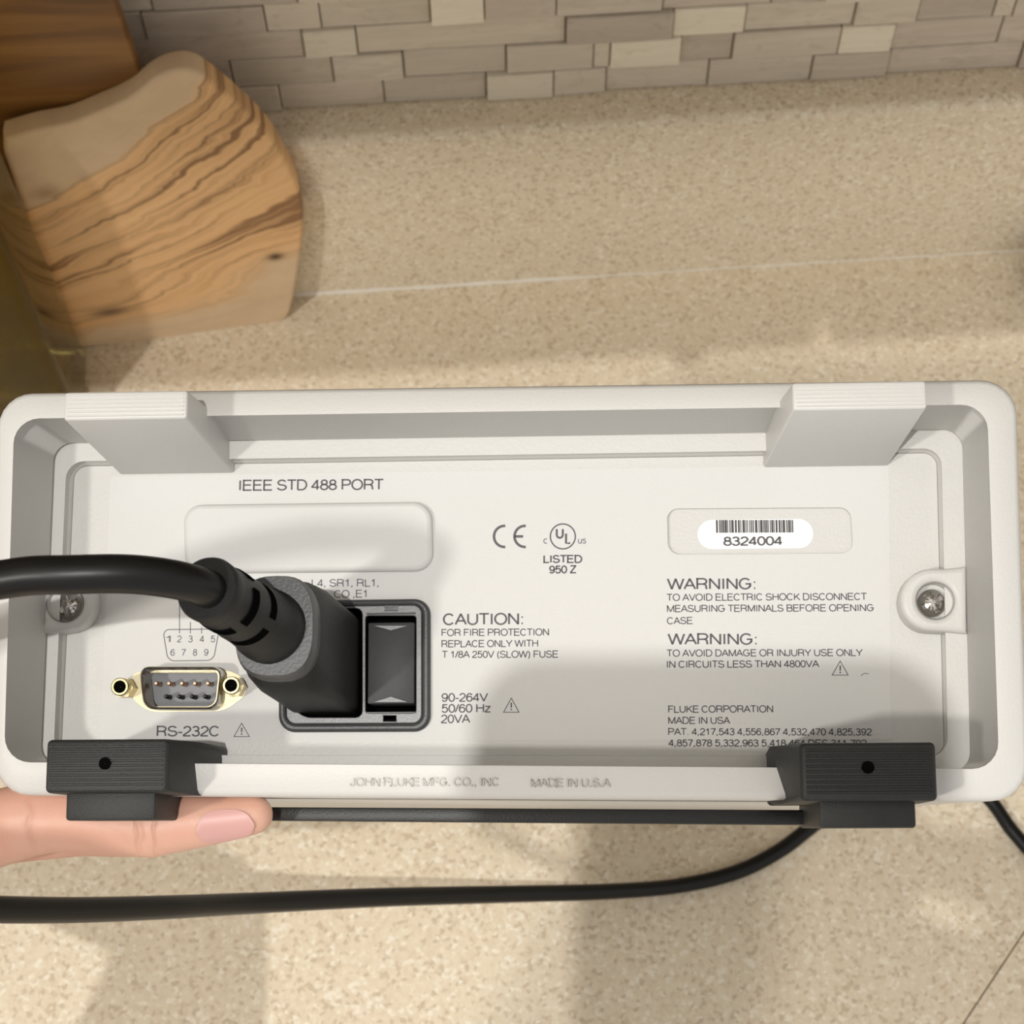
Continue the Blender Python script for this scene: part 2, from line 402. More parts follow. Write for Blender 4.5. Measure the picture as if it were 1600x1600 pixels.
# upstand profile (y, z), swept along x, its top edge rounded
UH = .1016
prof = [(.019, -.0), (0, 0)] + [(.0045*(1-math.sin(a)), UH-.0045*(1-math.sin(a))*0-.0045+.0045*math.sin(a)) if False else (.0045-.0045*math.cos(a), UH-.0045+.0045*math.sin(a)) for a in [i*math.pi/2/6 for i in range(7)]] + [(.019, UH)]
bm = bmesh.new(); loft(bm, [[Vector((x, y, z)) for y, z in prof] for x in (-1.0, 1.1)], True, True)
from_bm('upstand', bm, LAM, top, 40)
bm = bmesh.new(); pts = []
for i in range(140):
    x = -.5+i*.0075; pts.append((x, -.0002+random.uniform(-.0002, .0002), .0001+random.uniform(-.0002, .0002)))
fade = lambda x: .0011 if x < .06 else .00045
tube(bm, pts, [fade(p[0])*random.uniform(.6, 1.15) for p in pts], 8); from_bm('caulk_bead', bm, CAULK, top, 60)

# ------------------------------------------------------------------ upper cabinet above the frame
CZ, CY = .50, -.267
cab = tag(empty('upper_cabinet', loc=(0, 0, CZ)), 'upper wall cabinet above the counter, out of frame', 'cabinet')
bm = bmesh.new(); box(bm, -.85, .95, CY, TY-.004, 0, .70); from_bm('body', bm, CABINET, cab, 0)
for x0 in (-.85, -.40, .05, .50):
    bm = bmesh.new(); box(bm, x0+.002, x0+.448, CY-.019, CY, .002, .698, .002, 1); d = from_bm('door', bm, CABINET, cab, 30)
    bm = bmesh.new(); tube(bm, [(x0+.40, CY-.019, .06), (x0+.40, CY-.045, .06), (x0+.40, CY-.045, .16), (x0+.40, CY-.019, .16)], .005, 10); h = from_bm('handle', bm, STEEL, d, 60)

# ------------------------------------------------------------------ boards leaning on the wall
def board_point(px, py, org, u, n):          # point on the plane through org with normal n
    r = ray(px, py); return CP + r*((org-CP).dot(n)/r.dot(n))
def make_board(name, outline, org, yaw, lean, thick, mat, bev, label, rough=0):
    X = Vector((math.cos(yaw), math.sin(yaw), 0)); N0 = Vector((-math.sin(yaw), math.cos(yaw), 0))
    Z = (Vector((0, 0, 1))*math.cos(lean)+N0*math.sin(lean)); Y = Z.cross(X)
    m = Matrix.Identity(4)
    for i in range(3): m[i][0], m[i][1], m[i][2], m[i][3] = X[i], Y[i], Z[i], org[i]
    mi = m.inverted(); pts = []
    for q in outline:
        p = mi @ board_point(q[0], q[1], org, X, Y); pts.append((p.x, p.z))
    sm = [tuple(p) for p in catmull([(*p, 0) for p in pts+[pts[0]]], 8)][:-1] if rough else round_poly(pts, .004, 4)
    o = plate(name, [(p[0], p[1]) for p in sm], 0, thick, mat, None, bev)
    rot = Matrix.Rotation(math.pi/2, 4, 'X')          # plate lies in xy, top +z  ->  board xz, front -y
    o.data.transform(rot); o.matrix_world = m
    return tag(o, label, 'cutting board')
ORG = Vector((-.1100, -.0166, .0002))
make_board('cutting_board', [(8, 218), (60, 203), (110, 193), (165, 171), (205, 152), (240, 124), (268, 111), (297, 109), (325, 122), (372, 160), (415, 202), (447, 250), (466, 292), (474, 325), (473, 370), (466, 425), (458, 470), (449, 496), (430, 505), (340, 522), (240, 534), (140, 543), (84, 546), (66, 520), (56, 440), (42, 350), (22, 285), (7, 240)],
           ORG, .096, .012, .010, OLIVE, .0016, 'olive wood cutting board with swirling dark grain, rounded, leaning on the upstand', rough=1)
ORG2 = Vector((-.16, -.0068, .0002))
make_board('cutting_board', [(165, -260), (180, 0), (226, 134), (262, 240), (310, 500), (-190, 545), (-330, 0), (-380, -260)],
           ORG2, .0, .004, .0055, BROWN, .001, 'dark brown wooden board standing behind the olive wood board')

# ------------------------------------------------------------------ oil bottle
bc = Vector((-.1805, -.0445, 0))
bot = tag(empty('oil_bottle', loc=bc), 'yellow-green glass oil bottle standing at the left in front of the boards', 'bottle')
def sq(h, z, r): return [Vector((p[0], p[1], z)) for p in round_poly([(-h, -h), (h, -h), (h, h), (-h, h)], r, 5)]
bm = bmesh.new()
loft(bm, [sq(.018, .0006, .005), sq(.0205, .002, .006), sq(.0212, .006, .006), sq(.0190, .150, .006), sq(.018, .165, .006), sq(.0125, .190, .006), sq(.0115, .205, .0075), sq(.0115, .240, .0075)], True, False)
gl = from_bm('glass', bm, BOTTLE, bot, 40)
bm = bmesh.new()
loft(bm, [sq(.0165, .009, .004), sq(.0185, .012, .005), sq(.0166, .140, .005)], True, True); from_bm('oil', bm, OIL, bot, 40)
bm = bmesh.new(); lathe(bm, [(.0001, .272), (.013, .272), (.014, .270), (.014, .246), (.0001, .246)], n=32); from_bm('cap', bm, BLACK, bot, 40)

# ------------------------------------------------------------------ dark jar at the right edge of the frame
jc = on_z(1593, 425); jc.x += .0160; jc.y = -.0185; JS = .43
jar = tag(empty('canister', loc=jc), 'dark grey round canister barely showing at the right edge, against the upstand', 'canister')
bm = bmesh.new(); lathe(bm, [(a*JS, b*JS) for a, b in [(.0001, 0), (.030, 0), (.0345, .004), (.0365, .012), (.0365, .030), (.033, .036), (.0001, .036)]], n=48); from_bm('body', bm, DARKP, jar, 40)
bm = bmesh.new(); lathe(bm, [(a*JS, b*JS) for a, b in [(.0001, .0363), (.030, .0363), (.031, .039), (.029, .042), (.008, .043), (.007, .052), (.0001, .053)]], n=40); from_bm('lid', bm, BLACK, jar, 40)

# ------------------------------------------------------------------ the meter
meter = tag(empty('bench_meter', mat=MM), 'off-white bench multimeter tipped up with its printed rear panel facing the viewer', 'meter')
WL, WP = .019, .024                                   # depth of the ledge and of the panel behind the rim
LEN = .286
def loop(cor, r, w, n=6): return [Vector((p[0], p[1], -w)) for p in round_poly([P2(*c, w) for c in cor], r, n)]
def shift(cor_local, r, w, n=6): return [Vector((p[0], p[1], -w)) for p in round_poly(cor_local, r, n)]
outer_px = [(-6, 612), (1590, 590), (1610, 1252), (-14, 1242)]
in_px = [(14, 646), (1551, 623), (1571, 1211), (-3, 1200)]
OUT = [P2(*c, 0) for c in outer_px]; INN = [P2(*c, 0) for c in in_px]
def inset(q, d):
    cx = sum(p[0] for p in q)/4; cy = sum(p[1] for p in q)/4
    return [(p[0]-math.copysign(d, p[0]-cx), p[1]-math.copysign(d, p[1]-cy)) for p in q]
led_o = [P2(82, 689, WL), P2(1507, 667, WL), P2(1521, 1211, WL), P2(60, 1206, WL)]
led_o[2] = (led_o[2][0], INN[2][1]+.0004); led_o[3] = (led_o[3][0], INN[3][1]+.0004)
led_i = [P2(100, 717, WL), P2(1475, 696, WL), P2(1486, 1186, WL), P2(79, 1184, WL)]
pan = [P2(116, 728, WP), P2(1464, 707, WP), P2(1476, 1183, WP), P2(95, 1181, WP)]
pan[2] = (pan[2][0], led_i[2][1]+.0006); pan[3] = (pan[3][0], led_i[3][1]+.0006)
bm = bmesh.new()
loft(bm, [shift(inset(OUT, .002), .006, LEN), shift(OUT, .0075, LEN-.003), shift(OUT, .0075, .002), shift(inset(OUT, .0005), .0072, .0007), shift(inset(OUT, .0014), .0066, 0),
          shift(inset(INN, -.0012), .0055, 0), shift(inset(INN, -.0004), .0048, .0004), shift(INN, .0045, .0014),
          shift(inset(led_o, -.0008), .0042, WL-.0014), shift(inset(led_o, .0004), .0036, WL),
          shift(inset(led_i, -.0006), .0040, WL), shift(led_i, .0035, WL+.0005),
          shift(pan, .0032, WP-.0003), shift(inset(pan, .0004), .003, WP+.0008)], True, False)
from_bm('case', bm, PLASTIC, meter, 40)

# rear panel sheet with the recess of the serial sticker, then the printed overlay
rec = round_poly([P2(1042, 795, WP), P2(1329, 793, WP), P2(1333, 865, WP), P2(1044, 867, WP)], .0025, 5)
socket_hole = round_poly([P2(445, 948, WP), P2(662, 944, WP), P2(662, 1132, WP), P2(446, 1133, WP)], .002, 4)
serial_hole = [(p[0], p[1]) for p in round_poly([P2(221, 1046, WP), P2(343, 1046, WP), P2(337, 1104, WP), P2(227, 1104, WP)], .002, 5)]
plate('rear_panel', [(p[0], p[1]) for p in shift(inset(pan, .0002), .003, 0)], -(WP-.0002), .0008, PLASTIC, meter, 0, [rec, socket_hole, serial_hole])
plate('recess_floor', [(p[0], p[1]) for p in round_poly([P2(1038, 791, WP), P2(1333, 789, WP), P2(1337, 869, WP), P2(1040, 871, WP)], .0025, 5)], -(WP+.00078), .0006, PLASTIC, meter)
ov = round_poly([P2(173, 745, WP), P2(1389, 726, WP), P2(1392, 1156, WP), P2(158, 1157, WP)], .001, 3)
plate('label_sheet', [(p[0], p[1]) for p in ov], -(WP-.00028), .00008, PANEL, meter, 0, [rec, socket_hole, serial_hole])
ZT = -(WP-.00032)                                    # height of the print

# raised blank cover of the unused port
cov = [(287, 789), (674, 784), (677, 892), (289, 896)]
plate('port_cover', [(p[0], p[1]) for p in round_poly([P2(*c, WP-.0015) for c in cov], .0042, 8)], -(WP-.0024), .0030, PANEL, meter, .0011)

# screw bosses with Phillips screws
def boss(outer_px, hole_c, mirror):
    zt = -.0168
    pts = [P2(x, y, .0168) for x, y in outer_px]
    sm = [p for p in pts]
    hc = P2(*hole_c, .0168)
    h = disc_loop(hc, .0040, 28)
    b = plate('screw_boss', sm, zt, .0076, PLASTIC, meter, .0012, [h])
    bm = bmesh.new()
    lathe(bm, [(.0040, zt-.0002), (.0039, zt-.0045), (.0001, zt-.0046)], hc, 28); r = from_bm('screw_well', bm, PLASTIC, meter, 40)
    r.parent = b
    # screw: domed head with a cross recess
    bm = bmesh.new(); sc = (hc[0]-.0003*mirror, hc[1]-.0002); n = 48; loops = []
    for rr, z in ((.0001, .0017), (.0008, .0017), (.0016, .0015), (.0024, .0010), (.0030, .0003), (.0031, -.0004), (.0026, -.001)):
        L = []
        for k in range(n):
            a = 2*math.pi*k/n + .5
            c = min(abs(math.cos(a-.5)), abs(math.sin(a-.5)))*rr
            zz = z - (.0011 if (c < .00048 and rr < .0021) else 0)
            L.append(Vector((sc[0]+rr*math.cos(a), sc[1]+rr*math.sin(a), zt-.0036+zz)))
        loops.append(L)
    loft(bm, loops, True, True); from_bm('screw', bm, STEEL, meter, 30)
rt = [(1511, 883), (1500, 886), (1478, 888)] + [(1455+47*math.cos(a)*1.02, 937-49*math.sin(a)) for a in [math.radians(90+i*15) for i in range(13)]] + [(1480, 987), (1500, 989), (1512, 990)]
boss(rt, (1462, 938), 1)
lf = [(61, 880), (75, 886), (92, 890)] + [(98+47*math.cos(a), 938-48*math.sin(a)) for a in [math.radians(90-i*15) for i in range(13)]] + [(85, 988), (62, 990)]
boss(lf, (101, 943), -1)

# feet: prisms along x whose width varies with depth
def foot(name, prof, xl, xr, mat, ridges=None, bev=.0007):
    # prof: (u, w) polygon; xl, xr: functions of w
    bm = bmesh.new(); a = [Vector((xl(w), u, -w)) for u, w in prof]; b = [Vector((xr(w), u, -w)) for u, w in prof]
    V = loft(bm, [a, b], True, True)
    bmesh.ops.recalc_face_normals(bm, faces=bm.faces[:])
    bmesh.ops.bevel(bm, geom=[e for e in bm.edges if e.calc_face_angle(0) > .5], offset=bev, segments=3, profile=.5, affect='EDGES')
    if ridges:
        n, u0, u1, wf, hgt = ridges
        for i in range(n):
            uu = u0+(u1-u0)*(i+.5)/n; hw = (u1-u0)/n*.27
            x0, x1 = xl(wf)+bev, xr(wf)-bev
            hexa(bm, [(x0, uu-hw, -wf-.0001), (x1, uu-hw, -wf-.0001), (x1, uu+hw, -wf-.0001), (x0, uu+hw, -wf-.0001)],
                     [(x0, uu-hw*.5, -wf+hgt), (x1, uu-hw*.5, -wf+hgt), (x1, uu+hw*.5, -wf+hgt), (x0, uu+hw*.5, -wf+hgt)])
    return from_bm(name, bm, mat, meter, 25)
def lin(xa, wa, xb, wb): return lambda w: xa+(xb-xa)*(w-wa)/(wb-wa)
WF = -.015
def top_foot(fl, fr, bl, br, utop):
    # fl, fr: lower corners of the ribbed face; bl, br: where the underside meets the panel
    A, B_ = P(*fl, WF), P(*fr, WF); C_, D_ = P(*bl, WP), P(*br, WP)
    ub, u2 = (A.y+B_.y)/2, (C_.y+D_.y)/2
    foot('top_foot', [(utop, WF), (ub, WF), (u2, WP), (utop, WP)], lin(A.x, WF, C_.x, WP), lin(B_.x, WF, D_.x, WP), PLASTIC, (6, ub+.0004, utop-.0004, WF, .00022))
ut = P(200, 611, WF).y
top_foot((99, 657), (292, 653), (187, 742), (367, 740), ut)
ut = P(1340, 596, WF).y
top_foot((1239, 641), (1449, 638), (1192, 732), (1388, 728), ut)
def bottom_foot(fl, fr, tl, rl, rr, blk, blk_side):
    A, B_ = P(*fl, WF), P(*fr, WF); utp = P(*tl, WF).y
    ub = (A.y+B_.y)/2; RL, RR = P(*rl, 0).x, P(*rr, 0).x
    def side(x0, x1): return lambda w: x0+(x1-x0)*min(1, (w-WF)/(0-WF))
    foot('bottom_foot', [(utp, WF), (ub, WF), (ub-.0004, 0), (ub-.0004, WP), (utp, WP), (utp, 0)], side(A.x, RL), side(B_.x, RR), RUBBER, (9, ub+.0012, utp-.0010, WF, .0003), .0010)
    f = bpy.data.objects[-1] if False else [o for o in meter.children if o.name.startswith('bottom_foot')][-1]
    w0 = -.012; b0, b1 = P(*blk[0], w0), P(*blk[1], w0)
    bm = bmesh.new(); box(bm, b0.x, b1.x, b1.y, ub+.002, -.030, -w0, .0007); from_bm('stand_block', bm, DARKP if False else RUBBER, f, 30)
    return f, utp, ub
fL, u1_, u2_ = bottom_foot((69, 1239), (261, 1239), (165, 1155), (112, 1240), (318, 1200), [(103, 1240), (242, 1282)], 1)
hx = P(164, 1193, WF-.0002); bm = bmesh.new(); lathe(bm, [(.00125, -.0004), (.00125, .00036), (.0001, .00036)], (0, 0), 20)
for v in bm.verts: v.co += Vector((hx.x, hx.y, -WF))
from_bm('foot_hole', bm, VOID, fL, 40)  # black disc on the face, its colour standing in for the hole's shade
fR, _, _ = bottom_foot((1253, 1251), (1466, 1253), (1360, 1160), (1211, 1200), (1440, 1200), [(1280, 1250), (1432, 1294)], -1)
hx = P(1356, 1199, WF-.0002); bm = bmesh.new(); lathe(bm, [(.00125, -.0004), (.00125, .00036), (.0001, .00036)], (0, 0), 20)
for v in bm.verts: v.co += Vector((hx.x, hx.y, -WF))
from_bm('foot_hole', bm, VOID, fR, 40)  # black disc again, the dark of the hole put into its colour
# tilt stand bar between the two lower feet
wb = .022
a, b = P(215, 1260, wb), P(1300, 1266, wb); c, d = P(215, 1281, wb), P(1300, 1290, wb)
bm = bmesh.new()
hexa(bm, [(a.x, c.y, -wb), (b.x, d.y, -wb), (b.x, b.y, -wb), (a.x, a.y, -wb)], [(a.x, c.y, -wb-.011), (b.x, d.y, -wb-.011), (b.x, b.y, -wb-.011), (a.x, a.y, -wb-.011)], .0006)
from_bm('tilt_bar', bm, BLACK, meter, 30)
for x, y in ((250, 1272), (1300, 1279)):               # the arms by which it hangs on the case
    q = P(x, y, wb); bm = bmesh.new(); box(bm, q.x-.004, q.x+.004, q.y-.001, q.y+.007, -wb-.010, -wb-.001, .0006); from_bm('bar_arm', bm, BLACK, meter, 30)
# raised strip under the rim (lower shell edge)
# ---- power inlet with fuse drawer
inl = empty('power_inlet'); inl.parent = meter
flo = [(434, 938), (672, 935), (672, 1143), (435, 1144)]; fli = [(445, 948), (659, 945), (659, 1130), (447, 1131)]
ZF = .0222
plate('flange', [(p[0], p[1]) for p in round_poly([P2(*c, ZF) for c in flo], .0036, 8)], -ZF, .0022, DARKP, inl, .0007, [round_poly([P2(*c, ZF) for c in fli], .0022, 6)])
sock_h = round_poly([P2(450, 952, .0232), P2(566, 950, .0232), P2(566, 1121, .0232), P2(475, 1121, .0232), P2(450, 1098, .0232)], .0015, 3)
draw_h = round_poly([P2(571, 962, .0232), P2(650, 962, .0232), P2(650, 1114, .0232), P2(571, 1114, .0232)], .0006, 2)
n1h = [P2(602, 946, .0232), P2(621, 946, .0232), P2(621, 954, .0232), P2(602, 954, .0232)]
n2h = [P2(599, 1118, .0232), P2(619, 1118, .0232), P2(619, 1127, .0232), P2(599, 1127, .0232)]
FRM = simple('grey_inlet_frame', (.16, .16, .165), .35, 0, .1, 1500, .6)
plate('inlet_frame', [(p[0], p[1]) for p in round_poly([P2(*c, .0232) for c in fli], .002, 6)], -.0232, .0012, FRM, inl, .0002, [sock_h, draw_h, n1h, n2h])
q0, q1 = P(446, 1132, .044), P(664, 944, .044)
bm = bmesh.new(); s0 = P(452, 1120, .0245); s1 = P(655, 952, .0245)
box(bm, s0.x-.001, s1.x+.001, s0.y-.0015, s1.y+.0015, -.045, -.0375); from_bm('socket_well', bm, VOID, inl, 0)
bm = bmesh.new()
for xa, xb in ((446, 450), (565, 572), (652, 660)):
    pa, pb = P(xa, 1040, .0245), P(xb, 1040, .0245); box(bm, pa.x, pb.x, s0.y-.0015, s1.y+.0015, -.044, -.0245)
for ya, yb in ((943, 949), (1124, 1133)):
    pa, pb = P(500, yb, .0245), P(500, ya, .0245); box(bm, s0.x-.001, s1.x+.001, pa.y, pb.y, -.044, -.0245)
from_bm('well_wall', bm, VOID, inl, 0)
DRW = simple('fuse_drawer_plastic', (.05, .05, .052), .5, 0, .18, 500, .3, .35)
dr0, dr1 = P(574, 1100, .0226), P(648, 972, .0226)
bm = bmesh.new(); box(bm, dr0.x, dr1.x, dr0.y, dr1.y, -.037, -.0226, .0004); dw_ = from_bm('fuse_drawer', bm, DRW, inl, 30)
for ya, yb, sg in ((978, 985, -1), (1097, 1089, 1)):
    p, q, r = P(585, ya, .0225), P(637, ya, .0225), P(611, yb, .0225)
    bm = bmesh.new(); vs = [bm.verts.new(x) for x in (p, q, r)]; vt = [bm.verts.new(x+Vector((0, 0, .0003))) for x in (p, q, r)]
    bm.faces.new(vt); [bm.faces.new((vs[i], vs[(i+1) % 3], vt[(i+1) % 3], vt[i])) for i in range(3)]
    from_bm('arrow_mark', bm, FRM, dw_, 0)
bm = bmesh.new()
for ya, yb in ((957, 960.5), (1112, 1115)):
    p, q = P(572, yb, .023), P(650, ya, .023); box(bm, p.x, q.x, p.y, q.y, -.024, -.0226, .0002, 1)
from_bm('drawer_bar', bm, FRM, inl, 30)

# ---- serial connector (9 pins)
ser = empty('serial_connector'); ser.parent = meter
def dshape(cx0, cx1, y0, y1, slant, w, r, n=5): return round_poly([P2(cx0, y0, w), P2(cx1, y0, w), P2(cx1-slant, y1, w), P2(cx0+slant, y1, w)], r, n)
WS = .0175
so = dshape(217, 347, 1041, 1108, 7, WS, .0022); si = dshape(220, 344, 1044, 1105, 7, WS, .002)
bm = bmesh.new()
loft(bm, [[Vector((p[0], p[1], -.0236)) for p in so], [Vector((p[0], p[1], -WS-.0003)) for p in so], [Vector((p[0]*.5+q[0]*.5, p[1]*.5+q[1]*.5, -WS)) for p, q in zip(so, si)],
          [Vector((p[0], p[1], -WS-.0003)) for p in si], [Vector((p[0], p[1], -.0275)) for p in si]])
from_bm('shell', bm, NICKEL, ser, 40)
bm = bmesh.new()
fl = round_poly([P2(206, 1050, WP), P2(366, 1048, WP), P2(388, 1068, WP), P2(384, 1088, WP), P2(352, 1111, WP), P2(234, 1113, WP), P2(206, 1092, WP)], .002, 4)
plate('mounting_flange', fl, -(WP-.0006), .0004, TARN, ser, 0, [serial_hole])
bm.free()
plate('insulator', [(p[0], p[1]) for p in dshape(219, 345, 1043, 1106, 7, WS, .002)], -.0262, .0012, INSUL, ser)
for row, xs, y in ((0, (241, 261, 281, 301, 321), 1066), (1, (256, 276, 296, 316), 1086)):
    for x in xs:
        b = P(x+10, y+4, .0262); bm = bmesh.new(); lathe(bm, [(.0001, .0045), (.0003, .0045), (.0005, .0040), (.0005, -.0005)], (0, 0), 12)
        for v in bm.verts: v.co += Vector((b.x, b.y, -.0262))
        from_bm('pin', bm, COPPER if row == 0 else PIND, ser, 40)
for x, y in ((187, 1073), (361, 1071)):
    b = P(x, y, .0165); bm = bmesh.new()
    hexo = [(b.x+.0023*math.cos(k*math.pi/3), b.y+.0023*math.sin(k*math.pi/3)) for k in range(6)]
    loft(bm, [[Vector((p[0], p[1], -.0245)) for p in hexo], [Vector((p[0], p[1], -.0190)) for p in hexo]], False, True)
    lathe(bm, [(.0020, -.0190), (.0020, -.0167), (.0018, -.0165), (.0014, -.0165), (.0013, -.0168), (.0013, -.0215), (.0001, -.0216)], (b.x, b.y), 24)
    s = from_bm('jackscrew', bm, GOLD, ser, 30)
    bm = bmesh.new(); lathe(bm, [(.00125, -.0172), (.00125, -.0174), (.0001, -.0174)], (b.x, b.y), 20); from_bm('thread_hole', bm, VOID, s, 30)

# ---- serial sticker with barcode
stk = [(1090, 812), (1270, 810), (1272, 856), (1090, 858)]
st = plate('serial_sticker', [(p[0], p[1]) for p in round_poly([P2(*c, WP+.0004) for c in stk], .0033, 8)], -(WP+.00062), .0001, STICK, meter)
bm = bmesh.new(); x = 1119.0; rnd = random.Random(8324)
while x < 1238:
    w_ = rnd.choice((1.0, 1.0, 1.5, 2.5, 3.5)); w_ = min(w_, 1240-x)
    a, b = P(x, 832.5-(x-1119)*.004, WP+.0006), P(x+w_, 812.5, WP+.0006); z = -(WP+.00059)
    bm.faces.new([bm.verts.new(p) for p in ((a.x, a.y, z), (b.x, a.y, z), (b.x, b.y, z), (a.x, b.y, z))]); x += w_ + rnd.choice((1.0, 1.4, 2.2))
from_bm('barcode', bm, BARS, st, 0)

# ---- printed text
def A_(cx, cy, rx, ry, a0, a1, n=9): return [(cx+rx*math.cos(math.radians(a0+(a1-a0)*i/n)), cy+ry*math.sin(math.radians(a0+(a1-a0)*i/n))) for i in range(n+1)]
# letters of a plain grotesque: (advance, strokes) on a cap height of 1; a trailing None closes a stroke
GL = {' ': (.36, []), 'A': (.93, [[(.03, 0), (.465, 1), (.90, 0)], [(.17, .34), (.76, .34)]]),
 'B': (.93, [[(.13, 0), (.13, 1), (.53, 1)]+A_(.53, .765, .27, .235, 90, -90)+[(.13, .53)], [(.53, .53)]+A_(.55, .265, .30, .265, 90, -90)+[(.13, 0)]]),
 'C': (1.0, [A_(.50, .5, .42, .50, 40, 320, 18)]), 'D': (1.0, [[(.13, 0), (.13, 1), (.48, 1)]+A_(.48, .5, .43, .5, 90, -90, 14)+[(.13, 0)]]),
 'E': (.93, [[(.84, 1), (.13, 1), (.13, 0), (.86, 0)], [(.13, .53), (.78, .53)]]), 'F': (.85, [[(.80, 1), (.13, 1), (.13, 0)], [(.13, .52), (.70, .52)]]),
 'G': (1.08, [A_(.53, .5, .44, .50, 42, 330, 18)+[(.93, .24), (.93, .48), (.56, .48)]]), 'H': (1.0, [[(.13, 0), (.13, 1)], [(.87, 0), (.87, 1)], [(.13, .53), (.87, .53)]]),
 'I': (.39, [[(.195, 0), (.195, 1)]]), 'J': (.70, [[(.56, 1), (.56, .27)]+A_(.31, .27, .25, .27, 0, -180)]), 'K': (.93, [[(.13, 0), (.13, 1)], [(.83, 1), (.13, .36)], [(.36, .58), (.89, 0)]]),
 'L': (.78, [[(.13, 1), (.13, 0), (.74, 0)]]), 'M': (1.16, [[(.13, 0), (.13, 1), (.58, .02), (1.03, 1), (1.03, 0)]]), 'N': (1.0, [[(.13, 0), (.13, 1), (.87, 0), (.87, 1)]]),
 'O': (1.08, [A_(.54, .5, .46, .51, 0, 360, 24)]), 'P': (.93, [[(.13, 0), (.13, 1), (.56, 1)]+A_(.56, .735, .29, .265, 90, -90)+[(.13, .47)]]),
 'R': (1.0, [[(.13, 0), (.13, 1), (.57, 1)]+A_(.57, .74, .29, .26, 90, -90)+[(.13, .48)], [(.57, .48)]+A_(.60, .28, .22, .20, 80, 10, 4)+[(.84, .08), (.90, 0)]]),
 'S': (.93, [A_(.46, .75, .34, .25, 20, 180, 9)+A_(.44, .71, .32, .20, 190, 260, 4)+A_(.48, .27, .36, .23, 75, 0, 5)+A_(.46, .27, .38, .27, -10, -170, 10)]),
 'T': (.85, [[(.03, 1), (.82, 1)], [(.425, 1), (.425, 0)]]), 'U': (1.0, [[(.13, 1), (.13, .36)]+A_(.5, .36, .37, .36, 180, 360, 12)+[(.87, 1)]]),
 'V': (.93, [[(.03, 1), (.465, 0), (.90, 1)]]), 'W': (1.31, [[(.03, 1), (.34, 0), (.655, 1), (.97, 0), (1.28, 1)]]), 'X': (.93, [[(.05, 0), (.87, 1)], [(.05, 1), (.88, 0)]]),
 'Y': (.93, [[(.03, 1), (.465, .42), (.90, 1)], [(.465, .42), (.465, 0)]]), 'Z': (.85, [[(.08, 1), (.77, 1), (.06, 0), (.80, 0)]]),
 '0': (.775, [A_(.39, .49, .31, .50, 0, 360, 22)]), '1': (.775, [[(.14, .74), (.30, .78), (.44, .98), (.44, 0)]]),
 '2': (.775, [A_(.39, .70, .29, .29, 170, -25, 10)+[(.42, .36), (.10, .10), (.07, 0), (.70, 0)]]), '3': (.775, [A_(.37, .75, .26, .24, 160, -90, 9), [(.28, .52)]+A_(.37, .26, .31, .27, 75, -165, 11)]),
 '4': (.775, [[(.72, .25), (.04, .25), (.53, .98), (.53, 0)]]), '5': (.775, [[(.66, .97), (.20, .97), (.13, .48)]+A_(.37, .32, .31, .33, 130, -160, 12)]),
 '6': (.775, [A_(.39, .31, .30, .31, 0, 360, 16), [(.09, .33)]+A_(.42, .45, .33, .53, 175, 40, 9)]), '7': (.775, [[(.06, .97), (.71, .97), (.42, .45), (.27, 0)]]),
 '8': (.775, [A_(.39, .75, .25, .23, 0, 360, 14), A_(.39, .27, .31, .27, 0, 360, 16)]), '9': (.775, [A_(.38, .67, .29, .31, 0, 360, 16), [(.68, .65)]+A_(.35, .53, .33, .53, -5, -140, 9)]),
 '.': (.39, [[(.14, .055), (.25, .055)]]), ',': (.39, [[(.195, .11), (.195, .02), (.12, -.14)]]), ':': (.39, [[(.14, .055), (.25, .055)], [(.14, .65), (.25, .65)]]),
 '-': (.46, [[(.05, .36), (.41, .36)]]), '/': (.39, [[(.0, -.02), (.39, 1.02)]]), '(': (.46, [A_(.62, .40, .46, .72, 125, 235, 8)]), ')': (.46, [A_(-.16, .40, .46, .72, 55, -55, 8)]),
 'c': (.70, [A_(.36, .37, .28, .37, 45, 315, 12)]), 'u': (.775, [[(.12, .73), (.12, .25)]+A_(.37, .25, .25, .25, 180, 350, 7)+[(.64, .3)], [(.66, .73), (.66, 0)]]),
 's': (.70, [A_(.35, .55, .24, .17, 20, 180, 7)+A_(.36, .19, .26, .19, 90, -160, 9)]), 'z': (.70, [[(.06, .72), (.62, .72), (.05, 0), (.65, 0)]])}
def split_sharp(strokes, wd):                                 # breaks a stroke at its sharp corners, each end run on by a third of the pen
    out = []
    for pl in strokes:
        cur = [Vector(pl[0])]
        for i in range(1, len(pl)):
            b = Vector(pl[i])
            if (b-cur[-1]).length < 1e-6: continue
            if len(cur) > 1:
                d0 = (cur[-1]-cur[-2]).normalized(); d1 = (b-cur[-1]).normalized()
                if d0.dot(d1) < .4:
                    c = cur[-1]; sq = .5 if abs(d0.dot(d1)) < .2 else .12
                    out.append(cur[:-1]+[c+d0*wd*sq]); cur = [c-d1*wd*sq]
            cur.append(b)
        out.append(cur)
    return out
